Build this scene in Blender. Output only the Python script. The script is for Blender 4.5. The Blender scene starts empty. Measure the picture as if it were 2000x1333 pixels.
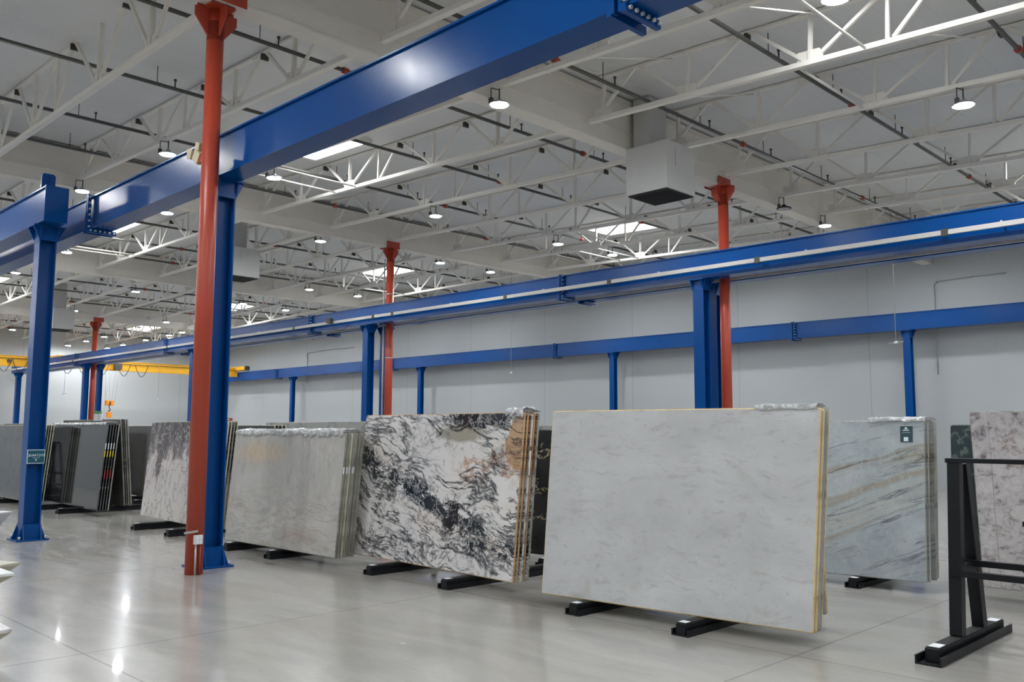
import bpy, bmesh, math, random
from mathutils import Vector, Matrix
random.seed(7)
C = bpy.context.scene.collection
PI = math.pi
# ------------------------------------------------------------------ camera
W, H, F, CH = 2000, 1333, 1734.07, 1.80
yaw, pitch, roll = -0.77971, 0.1033227, -0.00442405
_f = Vector((math.cos(pitch)*math.sin(yaw), math.cos(pitch)*math.cos(yaw), math.sin(pitch)))
_r = Vector((math.cos(yaw), -math.sin(yaw), 0)); _d = _f.cross(_r)
cr, sr = math.cos(roll), math.sin(roll)
CR, CD = cr*_r + sr*_d, -sr*_r + cr*_d
cam = bpy.data.cameras.new('camera'); co = bpy.data.objects.new('camera', cam); C.objects.link(co)
cam.sensor_width = 36; cam.lens = F/W*36; cam.clip_end = 300; cam.clip_start = .05
mw = Matrix((( CR.x, -CD.x, -_f.x, 0), (CR.y, -CD.y, -_f.y, 0), (CR.z, -CD.z, -_f.z, CH), (0, 0, 0, 1)))
co.matrix_world = mw
bpy.context.scene.camera = co
def proj(p):
    v = Vector(p) - Vector((0, 0, CH)); z = v.dot(_f)
    if z < .3: return None
    return W/2 + F*v.dot(CR)/z, H/2 + F*v.dot(CD)/z
def seen(pts, m=30):
    for p in pts:
        q = proj(p)
        if q and -m < q[0] < W+m and -m < q[1] < H+m: return True
    return False
# ------------------------------------------------------------------ world, exposure
sc = bpy.context.scene
wd = bpy.data.worlds.new('world'); sc.world = wd; wd.use_nodes = True
wd.node_tree.nodes['Background'].inputs[0].default_value = (.8, .88, 1, 1)
wd.node_tree.nodes['Background'].inputs[1].default_value = .3
sc.view_settings.view_transform = 'Standard'; sc.view_settings.look = 'None'
sc.view_settings.exposure = -0.08; sc.view_settings.gamma = 1; sc.view_settings.use_curve_mapping = False
sc.cycles.use_denoising = True; sc.cycles.max_bounces = 8; sc.cycles.diffuse_bounces = 5
sc.cycles.sample_clamp_indirect = 6
LAMP = 500.0      # lamp lens emission
SKY = 16.0        # skylight panel emission
# ------------------------------------------------------------------ node helpers
class NT:
    def __init__(s, name):
        s.m = bpy.data.materials.new(name); s.m.use_nodes = True; s.t = s.m.node_tree
        s.b = s.t.nodes['Principled BSDF']; s.tc = s.t.nodes.new('ShaderNodeTexCoord').outputs['Object']
    def n(s, typ, ins=None, **kw):
        nd = s.t.nodes.new('ShaderNode'+typ)
        for k, v in kw.items(): setattr(nd, k, v)
        for k, v in (ins or {}).items(): s.put(nd.inputs[k], v)
        return nd
    def put(s, sock, v):
        if hasattr(v, 'is_output'): s.t.links.new(v, sock)
        else:
            if sock.type == 'RGBA' and len(v) == 3: v = (*v, 1)
            sock.default_value = v
    def map(s, v, scale=(1, 1, 1), rot=(0, 0, 0), loc=(0, 0, 0)):
        return s.n('Mapping', {'Vector': v, 'Scale': scale, 'Rotation': rot, 'Location': loc}).outputs[0]
    def noise(s, v, scale, det=4, rough=.55, dist=0, color=False):
        nd = s.n('TexNoise', {'Vector': v, 'Scale': scale, 'Detail': det, 'Roughness': rough, 'Distortion': dist})
        return nd.outputs['Color' if color else 'Fac']
    def math(s, op, a, b=0.0, c=None):
        ins = {0: a, 1: b}
        if c is not None: ins[2] = c
        return s.n('Math', ins, operation=op).outputs[0]
    def vmath(s, op, a, b):
        return s.n('VectorMath', {0: a, 1: b}, operation=op).outputs[0]
    def ramp(s, f, stops, interp='LINEAR'):
        nd = s.n('ValToRGB', {'Fac': f}); cr_ = nd.color_ramp; cr_.interpolation = interp
        while len(cr_.elements) < len(stops): cr_.elements.new(.5)
        for e, (p, c) in zip(cr_.elements, stops):
            e.position = p; e.color = (c, c, c, 1) if isinstance(c, (int, float)) else (*c, 1)
        return nd.outputs[0]
    def mix(s, f, a, b, mode='MIX'):
        nd = s.n('Mix', data_type='RGBA', blend_type=mode)
        s.put(nd.inputs[0], f); s.put(nd.inputs[6], a); s.put(nd.inputs[7], b)
        return nd.outputs[2]
    def warp(s, v, scale, amt, det=3):
        c = s.noise(v, scale, det, color=True)
        c = s.vmath('SUBTRACT', c, (.5, .5, .5))
        c = s.vmath('MULTIPLY', c, (amt, amt, amt))
        return s.vmath('ADD', v, c)
    def vein(s, v, scale, w, det=5, rough=.6, dist=0):
        f = s.noise(v, scale, det, rough, dist)
        f = s.math('ABSOLUTE', s.math('SUBTRACT', f, .5))
        return s.ramp(f, [(0, 1), (w, 0)])
    def blob(s, cx, cz, rx, rz):
        x, y, z = s.xyz()
        a = s.math('POWER', s.math('DIVIDE', s.math('SUBTRACT', x, cx), rx), 2)
        b = s.math('POWER', s.math('DIVIDE', s.math('SUBTRACT', z, cz), rz), 2)
        return s.math('SUBTRACT', 1, s.math('SQRT', s.math('ADD', a, b)))
    def xyz(s, v=None):
        nd = s.n('SeparateXYZ', {0: v if v is not None else s.tc}); return nd.outputs[0], nd.outputs[1], nd.outputs[2]
    def bump(s, h, strength=.2, dist=.01):
        s.put(s.b.inputs['Normal'], s.n('Bump', {'Height': h, 'Strength': strength, 'Distance': dist}).outputs[0])
    def fin(s, col=None, rough=None, metal=None, spec=None, coat=None):
        for k, v in (('Base Color', col), ('Roughness', rough), ('Metallic', metal), ('Specular IOR Level', spec), ('Coat Weight', coat)):
            if v is not None: s.put(s.b.inputs[k], v)
        return s.m
def paint(name, col, rough=.4, var=.12, scale=2.5, metal=0, spec=.5, bumpy=0):
    t = NT(name); f = t.noise(t.tc, scale, 5)
    a = tuple(c*(1-var) for c in col); b = tuple(min(1, c*(1+var)) for c in col)
    t.fin(t.mix(f, a, b), rough, metal, spec)
    if bumpy: t.bump(t.noise(t.tc, 6, 4), bumpy, .02)
    return t.m
def emis(name, col, st):
    t = NT(name); t.fin((0.8, .8, .8), .5)
    t.put(t.b.inputs['Emission Color'], col); t.put(t.b.inputs['Emission Strength'], st); return t.m
M = {}
def blue_mat():
    t = NT('blue_gloss_paint'); f = t.noise(t.tc, 1.6, 4)
    g = t.noise(t.map(t.tc, (.6, .6, .12)), 9, 3)
    t.fin(t.mix(f, (.0001, .055, .235), (.0002, .060, .25)), t.ramp(g, [(.3, .23), (.7, .27)]), 0, .22)
    return t.m
M['blue'] = blue_mat()
M['bolt'] = paint('galvanised_bolt', (.55, .58, .6), .35, metal=.6)
M['red'] = paint('red_oxide_paint', (.40, .052, .025), .38, .16)
M['white'] = paint('white_steel_paint', (.78, .75, .695), .5, .06)
M['girder'] = paint('white_girder_paint', (.74, .705, .64), .55, .07)
M['yellow'] = paint('yellow_crane_paint', (.80, .42, .02), .35)
M['orange'] = paint('orange_hoist_paint', (.85, .28, .01), .4)
M['black'] = paint('black_powder_coat', (.008, .009, .011), .4, spec=.25)
M['dark'] = paint('dark_iron', (.05, .048, .045), .5)
M['pipe'] = paint('dark_pipe', (.085, .083, .078), .5)
M['cable'] = paint('black_cable', (.02, .02, .02), .6)
M['conduit'] = paint('grey_conduit', (.42, .43, .42), .4, metal=.3)
M['rail'] = paint('white_conductor_plastic', (.50, .49, .47), .45, .04)
M['duct'] = paint('white_duct_sheet', (.50, .50, .485), .5, .05)
M['grille'] = paint('black_grille', (.012, .012, .013), .6)
M['housing'] = paint('grey_lamp_housing', (.34, .36, .40), .35, metal=.4)
M['lens'] = emis('lit_lamp_lens', (.93, .97, 1), LAMP)
M['lens_off'] = paint('unlit_lamp_lens', (.35, .36, .36), .3)
M['sky'] = emis('daylit_skylight_panel', (.95, .97, 1), SKY)
M['rubber'] = paint('black_rubber_pad', (.02, .02, .02), .8)
M['tag'] = paint('white_tag_paper', (.78, .80, .82), .6, .02)
M['ytag'] = paint('yellow_tag_paper', (.75, .62, .03), .6, .02)
M['rtag'] = paint('red_marker', (.40, .03, .03), .6, .02)
M['teal'] = paint('teal_sign_print', (.004, .085, .13), .35, .03)
M['teal2'] = paint('dark_teal_print', (.01, .055, .065), .35, .03)
M['green'] = paint('green_sign_print', (.10, .33, .07), .5, .03)
M['redsign'] = paint('red_sign_print', (.50, .06, .03), .5, .03)
M['ink'] = paint('white_ink', (.75, .85, .87), .5, .02)
M['beige'] = paint('beige_plastic', (.50, .42, .26), .5, .08)
M['plastic'] = paint('pale_grey_plastic', (.62, .64, .63), .4, .03)
def film():
    t = NT('clear_plastic_film'); w = t.vein(t.tc, 5, .08)
    t.fin(t.mix(w, (.55, .56, .56), (.8, .81, .82)), .18); t.put(t.b.inputs['Transmission Weight'], .3)
    t.put(t.b.inputs['Alpha'], t.ramp(w, [(0, .55), (1, .95)])); t.bump(t.noise(t.tc, 9, 4), .6, .02); return t.m
M['film'] = film()
def deck_mat():
    t = NT('white_roof_deck'); x, y, z = t.xyz()
    f = t.noise(t.map(t.tc, (1, .5, 1)), 1.3, 4)
    col = t.mix(f, (.64, .65, .65), (.72, .73, .72))
    s1 = t.math('ABSOLUTE', t.math('SUBTRACT', t.math('FRACT', t.math('DIVIDE', x, .62)), .5))
    col = t.mix(t.ramp(s1, [(.0, .35), (.012, 0)]), col, (.32, .32, .31))
    t.fin(col, .45); t.bump(t.noise(t.map(t.tc, (1.6, .5, 1)), 1.6, 3), .35, .08); return t.m
M['deck'] = deck_mat()
def wall_mat(ax):
    t = NT('white_wall_panel'); c = t.xyz()[ax]
    f = t.noise(t.tc, .5, 4)
    col = t.mix(f, (.405, .425, .435), (.435, .455, .465))
    s1 = t.math('ABSOLUTE', t.math('SUBTRACT', t.math('FRACT', t.math('DIVIDE', c, 5.15)), .5))
    col = t.mix(t.ramp(s1, [(.0, .6), (.0045, 0)]), col, (.20, .21, .22))
    s2 = t.math('ABSOLUTE', t.math('SUBTRACT', t.math('FRACT', t.math('DIVIDE', t.math('ADD', c, 1.1), 5.15)), .5))
    col = t.mix(t.ramp(s2, [(.0, .25), (.003, 0)]), col, (.35, .36, .37))
    t.fin(col, .5); return t.m
def floor_mat():
    t = NT('polished_concrete'); x, y, z = t.xyz()
    v = t.warp(t.tc, .35, 1.2)
    a = t.noise(t.map(v, (.35, 1.1, 1), (0, 0, .9)), 1.1, 6, .6)
    b = t.noise(t.map(v, (.45, 2.2, 1), (0, 0, .75)), 1.9, 4, .5)
    c = t.noise(t.tc, 14, 6, .7)
    col = t.ramp(a, [(.3, (.30, .288, .265)), (.5, (.345, .33, .305)), (.7, (.385, .37, .342))])
    col = t.mix(t.ramp(b, [(.38, 0), (.72, .5)]), col, (.405, .388, .36))
    col = t.mix(t.ramp(c, [(.45, 0), (.75, .14)]), col, (.20, .19, .175))
    col = t.mix(t.ramp(t.noise(t.tc, .9, 3), [(.5, 0), (.75, .4)]), col, (.37, .32, .255))
    ch = t.noise(t.map(t.tc, (1, 1, 1)), 3.5, 2)
    col = t.mix(t.ramp(ch, [(.73, 0), (.75, .5)]), col, (.55, .52, .45))
    js = None
    for src, off in ((x, 3.6), (y, -6.95)):
        d = t.math('MULTIPLY', t.math('ABSOLUTE', t.math('SUBTRACT', t.math('FRACT', t.math('ADD', t.math('DIVIDE', t.math('ADD', src, off), 4.1), .5)), .5)), 4.1)
        r = t.ramp(d, [(.0, 1), (.008, .75), (.012, 0)])
        js = r if js is None else t.math('MAXIMUM', js, r)
    col = t.mix(t.math('MULTIPLY', js, .55), col, (.12, .11, .10))
    t.fin(col, t.ramp(b, [(.3, .18), (.7, .26)]), 0, .40)
    t.put(t.b.inputs['Coat Weight'], .32); t.put(t.b.inputs['Coat Roughness'], .04)
    t.bump(t.noise(t.tc, 2.2, 1), .003, .02); return t.m
M['floor'] = floor_mat()
# ------------------------------------------------------------------ mesh builder
class MB:
    def __init__(s): s.bm = bmesh.new()
    def box(s, x0, x1, y0, y1, z0, z1, mi=0):
        vs = [s.bm.verts.new((x, y, z)) for x in (x0, x1) for y in (y0, y1) for z in (z0, z1)]
        for f in ((0, 1, 3, 2), (4, 6, 7, 5), (0, 4, 5, 1), (2, 3, 7, 6), (0, 2, 6, 4), (1, 5, 7, 3)):
            s.bm.faces.new([vs[i] for i in f]).material_index = mi
        return s
    def bar(s, a, b, w, h, up=(0, 0, 1)):
        a, b = Vector(a), Vector(b); d = (b-a).normalized(); u = Vector(up)
        if abs(d.dot(u)) > .99: u = Vector((0, 1, 0))
        sd = d.cross(u).normalized(); u = sd.cross(d)
        vs = [s.bm.verts.new(p + sd*i*w/2 + u*j*h/2) for p in (a, b) for i, j in ((-1, -1), (1, -1), (1, 1), (-1, 1))]
        for f in ((0, 3, 2, 1), (4, 5, 6, 7), (0, 1, 5, 4), (1, 2, 6, 5), (2, 3, 7, 6), (3, 0, 4, 7)): s.bm.faces.new([vs[i] for i in f])
        return s
    def cyl(s, a, b, r, n=12, r2=None, cap=True, smooth=True):
        a, b = Vector(a), Vector(b); d = (b-a).normalized()
        u = Vector((0, 0, 1)) if abs(d.z) < .9 else Vector((1, 0, 0))
        sd = d.cross(u).normalized(); u = sd.cross(d); r2 = r if r2 is None else r2
        A = [s.bm.verts.new(a + (sd*math.cos(t)+u*math.sin(t))*r) for t in [2*PI*i/n for i in range(n)]]
        B = [s.bm.verts.new(b + (sd*math.cos(t)+u*math.sin(t))*r2) for t in [2*PI*i/n for i in range(n)]]
        for i in range(n):
            f = s.bm.faces.new((A[i], A[(i+1) % n], B[(i+1) % n], B[i])); f.smooth = smooth
        if cap: s.bm.faces.new(A[::-1]); s.bm.faces.new(B)
        return s
    def tube(s, pts, r, n=6):
        for a, b in zip(pts, pts[1:]): s.cyl(a, b, r, n)
        return s
    def prism(s, pts, off, mi=0):
        A = [s.bm.verts.new(p) for p in pts]; o = Vector(off); B = [s.bm.verts.new(Vector(p)+o) for p in pts]
        s.bm.faces.new(A).material_index = mi; s.bm.faces.new(B[::-1]).material_index = mi
        for i in range(len(A)):
            j = (i+1) % len(A); s.bm.faces.new((A[j], A[i], B[i], B[j])).material_index = mi
        return s
    def mesh(s, name, *mats):
        bmesh.ops.recalc_face_normals(s.bm, faces=s.bm.faces)
        me = bpy.data.meshes.new(name); s.bm.to_mesh(me); s.bm.free()
        for m in mats: me.materials.append(m)
        return me
    def obj(s, name, mats, parent=None, bevel=0):
        if not isinstance(mats, (list, tuple)): mats = [mats]
        o = bpy.data.objects.new(name, s.mesh(name, *mats)); C.objects.link(o)
        if parent: o.parent = parent
        if bevel:
            b = o.modifiers.new('bevel', 'BEVEL'); b.width = bevel; b.segments = 2; b.limit_method = 'ANGLE'
        return o
def tag(o, label, cat, group=None):
    o['label'] = label; o['category'] = cat; o['kind'] = 'thing'
    if group: o['group'] = group
    return o
def thing(name, label, cat, loc=(0, 0, 0), rz=0, group=None):
    o = bpy.data.objects.new(name, None); C.objects.link(o); o.location = loc; o.rotation_euler = (0, 0, rz)
    o.empty_display_size = .1
    return tag(o, label, cat, group)
def struct(o): o['kind'] = 'structure'; return o
def dup(root, loc=None, label=None, rot=None, group=None):
    r = root.copy(); C.objects.link(r)
    if loc is not None: r.location = loc
    if rot is not None: r.rotation_euler = rot
    if label: r['label'] = label
    if group: r['group'] = group
    for ch in list(root.children):
        c = ch.copy(); C.objects.link(c); c.parent = r
        for g in ch.children:
            d = g.copy(); C.objects.link(d); d.parent = c
    return r
ORD = ['first', 'second', 'third', 'fourth', 'fifth', 'sixth', 'seventh', 'eighth', 'ninth', 'tenth', 'eleventh', 'twelfth', 'thirteenth', 'fourteenth', 'fifteenth', 'sixteenth', 'seventeenth', 'eighteenth', 'nineteenth', 'twentieth']
# ------------------------------------------------------------------ room shell
X0, X1, Y0, Y1 = -61.2, 14.0, -19.4, 30.85
GX = [-60.6, -48.3, -35.4, -23.2, -10.8, 1.5, 13.8]
ZB = [7.50, 7.75, 8.02, 8.05, 7.70, 7.26, 6.85]
DK = .88
def zb(x):
    for i in range(6):
        if x <= GX[i+1] or i == 5:
            t = (x-GX[i])/(GX[i+1]-GX[i]); return ZB[i]+t*(ZB[i+1]-ZB[i])
struct(MB().box(X0-.3, X1+.3, Y0-.3, Y1+.3, -.3, 0).obj('floor', M['floor']))
struct(MB().box(X0, X1, Y1, Y1+.3, 0, 9.4).obj('wall_far', wall_mat(0)))
struct(MB().box(X0-.3, X0, Y0, Y1, 0, 9.4).obj('wall_left', wall_mat(1)))
struct(MB().box(X1, X1+.3, Y0, Y1, 0, 9.4).obj('wall_right', wall_mat(1)))
struct(MB().box(X0, X1, Y0-.3, Y0, 0, 9.4).obj('wall_near', wall_mat(0)))
mb = MB(); xs = [X0]+GX[1:6]+[X1]
pts = [(x, Y0, zb(x)+DK) for x in xs]+[(x, Y0, zb(x)+DK+.25) for x in xs[::-1]]
mb.prism(pts, (0, Y1-Y0, 0)); struct(mb.obj('ceiling', M['deck']))
# ------------------------------------------------------------------ roof girders
GN = {1: 'far left', 2: 'second from left', 3: 'middle', 4: 'near red column', 5: 'right-hand'}
GL = {1: 'white roof girder farthest left, above the small distant red column',
      2: 'white roof girder between the distant red column and the middle red column',
      3: 'white roof girder resting on the middle red column',
      4: 'long white stepped roof girder resting on the nearest red column'}
for i in (1, 2, 3, 4):
    z0 = ZB[i]-.19; z1 = ZB[i]+DK-.05; gx = GX[i]
    t = thing('roof_girder', GL[i], 'girder', (gx, 0, z0), 0, 'white roof girders')
    ya, yb = 0.2, Y1-.02
    MB().box(-.145, .145, ya, yb, .05, z1-z0-.05).obj('girder_web', M['girder'], t)
    MB().box(-.17, .17, ya, yb, 0, .05).obj('bottom_flange', M['girder'], t, .008)
    MB().box(-.2, .2, ya, yb, z1-z0-.12, z1-z0).obj('top_flange', M['girder'], t)
    MB().box(-.175, .175, ya, yb, .34, .39).obj('nailer_rail', M['girder'], t)
# ------------------------------------------------------------------ roof trusses
NODES = [(2.30, 1), (4.65, 1), (5.9, 0), (8.05, 1), (10.2, 1)]
def make_truss(L, D, bot=None):
    """local: x 0..L along the chord, z 0 = underside of bottom chord, D = depth to underside of the deck"""
    t = thing('roof_truss', '', 'truss')
    s = L/12.3
    MB().box(0, L, -.055, .055, 0, .085).obj('bottom_chord', M['white'], t, .006)
    MB().box(0, L, -.05, .05, D-.05, D-.008).obj('top_chord', M['white'], t)
    web = []; zt = D-.03
    tops = [1.15, 3.5, 5.9, 6.75, 9.15, 11.3]
    bots = [x for x, _ in NODES]
    seq = [(.12, tops[0]), (bots[0], tops[0]), (bots[0], tops[1]), (bots[1], tops[1]), (bots[1], tops[2]), (bots[2], tops[3]),
           (bots[3], tops[3]), (bots[3], tops[4]), (bots[4], tops[4]), (bots[4], tops[5]), (12.15, tops[5])]
    for a, b in seq:
        a *= s; b *= s; o = .09 if b > a else -.09
        MB().bar((a+o, 0, .10), (b-o*.7, 0, zt), .05, .055).obj('diagonal_brace', M['white'], t)
    for x, g in NODES+[(.35, 2), (11.95, 2)]:
        x *= s
        w = .075 if g else .05
        MB().bar((x, 0, .085), (x, 0, zt), .05, w).obj('vertical_post', M['white'], t)
        if g:
            MB().prism([(x-.21, -.012, .02), (x+.21, -.012, .02), (x+.21, -.012, .17), (x+.15, -.012, .25), (x-.21, -.012, .25)], (0, .024, 0)).obj('gusset_plate', M['white'], t)
    for x in tops[1:5]:
        if x == 5.9: continue
        x *= s
        MB().box(x-.025, x+.025, -.07, .07, D-.16, D-.05).obj('hanger_clip', M['dark'], t)
        MB().box(x-.35, x-.05, -.05, .05, D-.09, D-.05).obj('seat_plate', M['white'], t)
    return t
BAYN = {0: 'in the bay at the left end wall', 1: 'in the bay left of the distant red column', 2: 'in the bay right of the hidden column line',
        3: 'between the middle and nearest red columns', 4: 'in the bay right of the nearest red column'}
BAYN = {0: 'leftmost bay', 1: 'second bay from the left', 2: 'middle bay', 3: 'fourth bay from the left', 4: 'rightmost bay'}
TY = [5.37+2.463*k for k in range(-3, 11)]
cache = {}
for b in range(5):
    xa, xb = GX[b]+.25, GX[b+1]-.25
    za, zc = ZB[b], ZB[b+1]
    for k, y in enumerate(TY):
        if y < 0 or y > Y1-.3: continue
        A, B = za, zc; D = DK
        sp = k == 3
        if sp and b == 3: A, B, D = 7.62, 7.55, None
        mid = [(xa+(xb-xa)*i/12, y, A+(B-A)*i/12+.2) for i in range(13)]
        if not seen(mid, 250): continue
        L = math.hypot(xb-xa, B-A)
        key = (round(L, 2), sp and b == 3)
        if key not in cache:
            cache[key] = make_truss(L, 1.2 if key[1] else DK-.01); t = cache[key]
        else: t = dup(cache[key])
        t.location = (xa, y, A); t.rotation_euler = (0, -math.atan2(B-A, xb-xa), 0)
        nf = 10-(k-3)
        t['label'] = 'white roof truss in the %s, %s row from the far wall' % (BAYN[b], ORD[nf])
        t['group'] = 'white roof trusses ' + BAYN[b]
# ------------------------------------------------------------------ sprinkler pipes
px = [-3.85-3.07*i for i in range(19)]
def clear_x(x):
    def cost(x):
        b = max(i for i in range(6) if GX[i] <= x or i == 0); s_ = (GX[b+1]-GX[b]-.50)/12.3; xl = (x-GX[b]-.25)/s_; m = 9
        T = [1.15, 3.5, 5.9, 6.75, 9.15, 11.3]; Bt = [n[0] for n in NODES]
        sq = [(.12, T[0]), (Bt[0], T[0]), (Bt[0], T[1]), (Bt[1], T[1]), (Bt[1], T[2]), (Bt[2], T[3]), (Bt[3], T[3]), (Bt[3], T[4]), (Bt[4], T[4]), (Bt[4], T[5]), (12.15, T[5])]
        for fr in ((.50, .70) if b == 3 else (.50,)):
            for a, c in sq: m = min(m, abs(xl-(a+(c-a)*fr)))
        for a in Bt+[.35, 11.95]: m = min(m, abs(xl-a)+.03)
        return m
    for lim in (.17, .15, .13, .11):
        for k in range(0, 61):
            for d in (k*.02, -k*.02):
                if cost(x+d) > lim and min(abs(x+d-g) for g in GX) > .3: return x+d
    return x
px = [clear_x(x) for x in px]; px[12] = -41.02
def off_truss(y):
    while min(min(abs(y-t), abs(y+.35-t)) for t in TY) < .16: y += .1
    return y
npipe = 0
SKP = [(-18.0, 23.47), (-30.9, 23.47), (-4.6, 11.5), (-18.0, 11.5), (-4.6, 23.47), (-44.9, 23.6), (-30.9, 11.5), (-44.9, 11.5), (-56.5, 23.6)]
for x in px:
    z = zb(x)+.50
    if not seen([(x, y, z) for y in range(3, 31)], 0): continue
    npipe += 1
    t = thing('sprinkler_pipe', 'dark grey sprinkler pipe under the white roof deck, %s counted from the right edge' % ORD[npipe-1], 'pipe', (x, 0, z), 0, 'sprinkler pipes under the roof')
    MB().cyl((0, 1.5, 0), (0, Y1, 0), .036, 10).obj('pipe', M['pipe'], t)
    up = DK-.5
    for j in range(10):
        y = off_truss(3.4+j*2.9+((npipe*37) % 10)*.1)
        if seen([(x, y, z)], 20) and not any(abs(x-a) < 1.3 and abs(y-c) < 1.2 for a, c in SKP):
            MB().cyl((0, y, .03), (0, y, up-.02), .008, 6).obj('hanger_rod', M['dark'], t)
            MB().cyl((0, y+.35, .03), (0, y+.35, .16), .014, 6).cyl((0, y+.35, .16), (0, y+.35, .19), .03, 8).obj('sprinkler_head', M['dark'], t)
    for j in (1, 2, 3):
        y = off_truss(2.0+j*6.2+((npipe*53) % 10)*.3)
        if seen([(x, y, z)], 20):
            MB().cyl((0, y-.05, 0), (0, y+.05, 0), .06, 10).obj('coupling', M['red'], t)
# ------------------------------------------------------------------ skylights + bracing rods
skn = 0
SKL = {(-18.0, 23.47): 'bright rectangular skylight behind the hanging duct box', (-30.9, 23.47): 'bright rectangular skylight beside the middle red column',
       (-4.6, 11.5): 'daylit skylight at the top right, behind the near blue beam', (-18.0, 11.5): 'daylit skylight hidden above the near blue beam',
       (-4.6, 23.47): 'daylit skylight at the right edge above the long blue beam', (-44.9, 23.6): 'small bright skylight seen left of the tall near columns',
       (-30.9, 11.5): 'daylit skylight over the left trusses', (-44.9, 11.5): 'daylit skylight at the far left of the roof', (-56.5, 23.6): 'small skylight nearest the left end wall'}
for (x, y), lb in SKL.items():
    sl = (zb(x+1)-zb(x-1))/2
    t = thing('skylight', lb, 'skylight', (x, y, zb(x)+DK), 0, 'rectangular skylights')
    t.rotation_euler = (0, -math.atan(sl), 0)
    w, d = 1.1, .66
    MB().box(-w, w, -d, d, -.045, -.02).obj('light_panel', M['sky'], t)
    m = MB(); m.box(-w-.08, w+.08, -d-.08, -d, -.10, .0); m.box(-w-.08, w+.08, d, d+.08, -.10, .0)
    m.box(-w-.08, -w, -d, d, -.10, .0); m.box(w, w+.08, -d, d, -.10, .0); m.obj('curb_frame', M['white'], t)
RL = ['left of the bright pair by the near blue column', 'right of the bright pair by the near blue column', 'right of the pair behind the left beam splice',
      'left of the pair behind the left beam splice', 'upper right, nearer the skylight', 'upper right, one row behind the brightest truss', 'right of the pair behind the duct box',
      'left of the pair behind the duct box', 'beside the middle red column', 'just left of the duct box']
for n, (x, ya, yb) in enumerate([(-19.0, 10.36, 12.70), (-18.1, 10.36, 12.70), (-31.5, 10.36, 12.70), (-32.0, 10.36, 12.70), (-5.2, 10.36, 12.70), (-6.3, 12.82, 15.16), (-18.5, 22.67, 25.0), (-19.3, 22.67, 25.0), (-31.6, 22.67, 25.0), (-17.4, 20.2, 22.5)]):
    z = zb(x)
    o = MB().cyl((0, 0, 0), (0, yb-ya, 0), .022, 8).obj('bridging_rod', M['white']); o.location = (x, ya, z+.03)
    tag(o, 'white bridging rod, %s' % RL[n], 'rod', 'bridging rods between roof trusses')
# thin diagonal sag rods between trusses
SL2 = ['right of the near beam splice', 'above the large duct box', 'above the brightest truss at upper right', 'over the trusses right of the near column', 'left of the nearest high-bay lamp row', 'at the top edge right of the near beam']
for n, (x, ya) in enumerate([(-8.6, 10.3), (-8.4, 12.76), (-4.4, 12.76), (-16.6, 12.76), (-20.4, 12.76), (-5.9, 10.3)]):
    o = MB().cyl((0, .08, .06), (0, 2.38, DK-.12), .014, 6).obj('sag_rod', M['white']); o.location = (x, ya, zb(x))
    tag(o, 'thin white diagonal sag rod, %s' % SL2[n], 'rod', 'diagonal sag rods between trusses')
# ------------------------------------------------------------------ high-bay lamps
def make_lamp(off=False):
    t = thing('high_bay_lamp', '', 'lamp', (0, 0, 0), 0, 'round high-bay lamps')
    m = MB(); m.cyl((0, 0, -.255), (0, 0, -.278), .12, 24, .18); m.cyl((0, 0, -.278), (0, 0, -.30), .18, 24, .18)
    m.cyl((0, 0, -.20), (0, 0, -.255), .045, 16, .07); m.obj('lamp_housing', M['black' if off else 'housing'], t)
    MB().cyl((0, 0, -.301), (0, 0, -.307), .145, 28).obj('lamp_lens', M['lens_off' if off else 'lens'], t)
    MB().cyl((0, 0, -.006), (0, 0, -.20), .012, 8).obj('hook', M['dark'], t)
    MB().tube([(0, 0, -.03), (-.05, -.15, -.025), (-.05, -.15, -.21)], .009, 6).obj('power_cord', M['dark'], t)
    MB().box(-.08, -.02, -.18, -.12, -.29, -.20).obj('driver_box', M['dark'], t)
    return t
PXL = [(1633, 4), (968, 206), (1882, 205), (1297, 323), (328, 303), (535, 349), (851, 416), (160, 388), (335, 420), (626, 468), (1090, 470), (1196, 493), (870, 510), (966, 529), (130, 500), (1605, 440), (1531, 404),
       (30, 541), (265, 567), (604, 563), (699, 576), (145, 605), (120, 678), (168, 665), (330, 655), (325, 625), (240, 672), (190, 684), (475, 590), (558, 602)]
ROWK = [10.296, 10.296, 15.222, 15.222, 7.833, 10.296, 15.222, 7.833, 10.296, 15.222, 20.148, 22.611, 20.148, 22.611, 10.296, 22.611, 20.148, 10.296, 15.222, 20.148, 22.611,
        15.222, 20.148, 20.148, 22.611, 20.148, 22.611, 22.611, 20.148, 22.611]
LP = []; LZ = []; DZ = []
for (u, v), Y in zip(PXL, ROWK):      # lamp positions along the truss rows
    r = _f + CR*((u-W/2)/F) + CD*((v-H/2)/F); k = Y/r.y
    g = min(GX, key=lambda q: abs(q-r.x*k)); lx = r.x*k
    if abs(lx-g) < .29: lx = g + (.29 if lx > g else -.29)
    lx = max(lx, -59.7); LP.append((lx, Y)); LZ.append(zb(r.x*k)); DZ.append(CH+r.z*k+.264-zb(r.x*k))
LXS = (-57.6, -53.8, -48.9, -43.4, -36.9, -31.8, -22.9, -17.5, -10.4, -4.5, 2.1, 7.8)
LYS = (-14.335, -9.409, -4.483, -2.02, 2.907, 7.833, 10.296, 15.222, 20.148, 22.611, 27.537)
for x in LXS:
    for y in LYS:
        if all(math.hypot(x-a, y-b) > 1.6 for a, b in LP):
            q = proj((x, y, zb(x)-.35))
            if q and 0 < q[0] < W and 0 < q[1] < 640 and y < 27: continue      # the photo shows no lamp there
            LP.append((x, y))
lamp = make_lamp()
loff = 0
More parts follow.
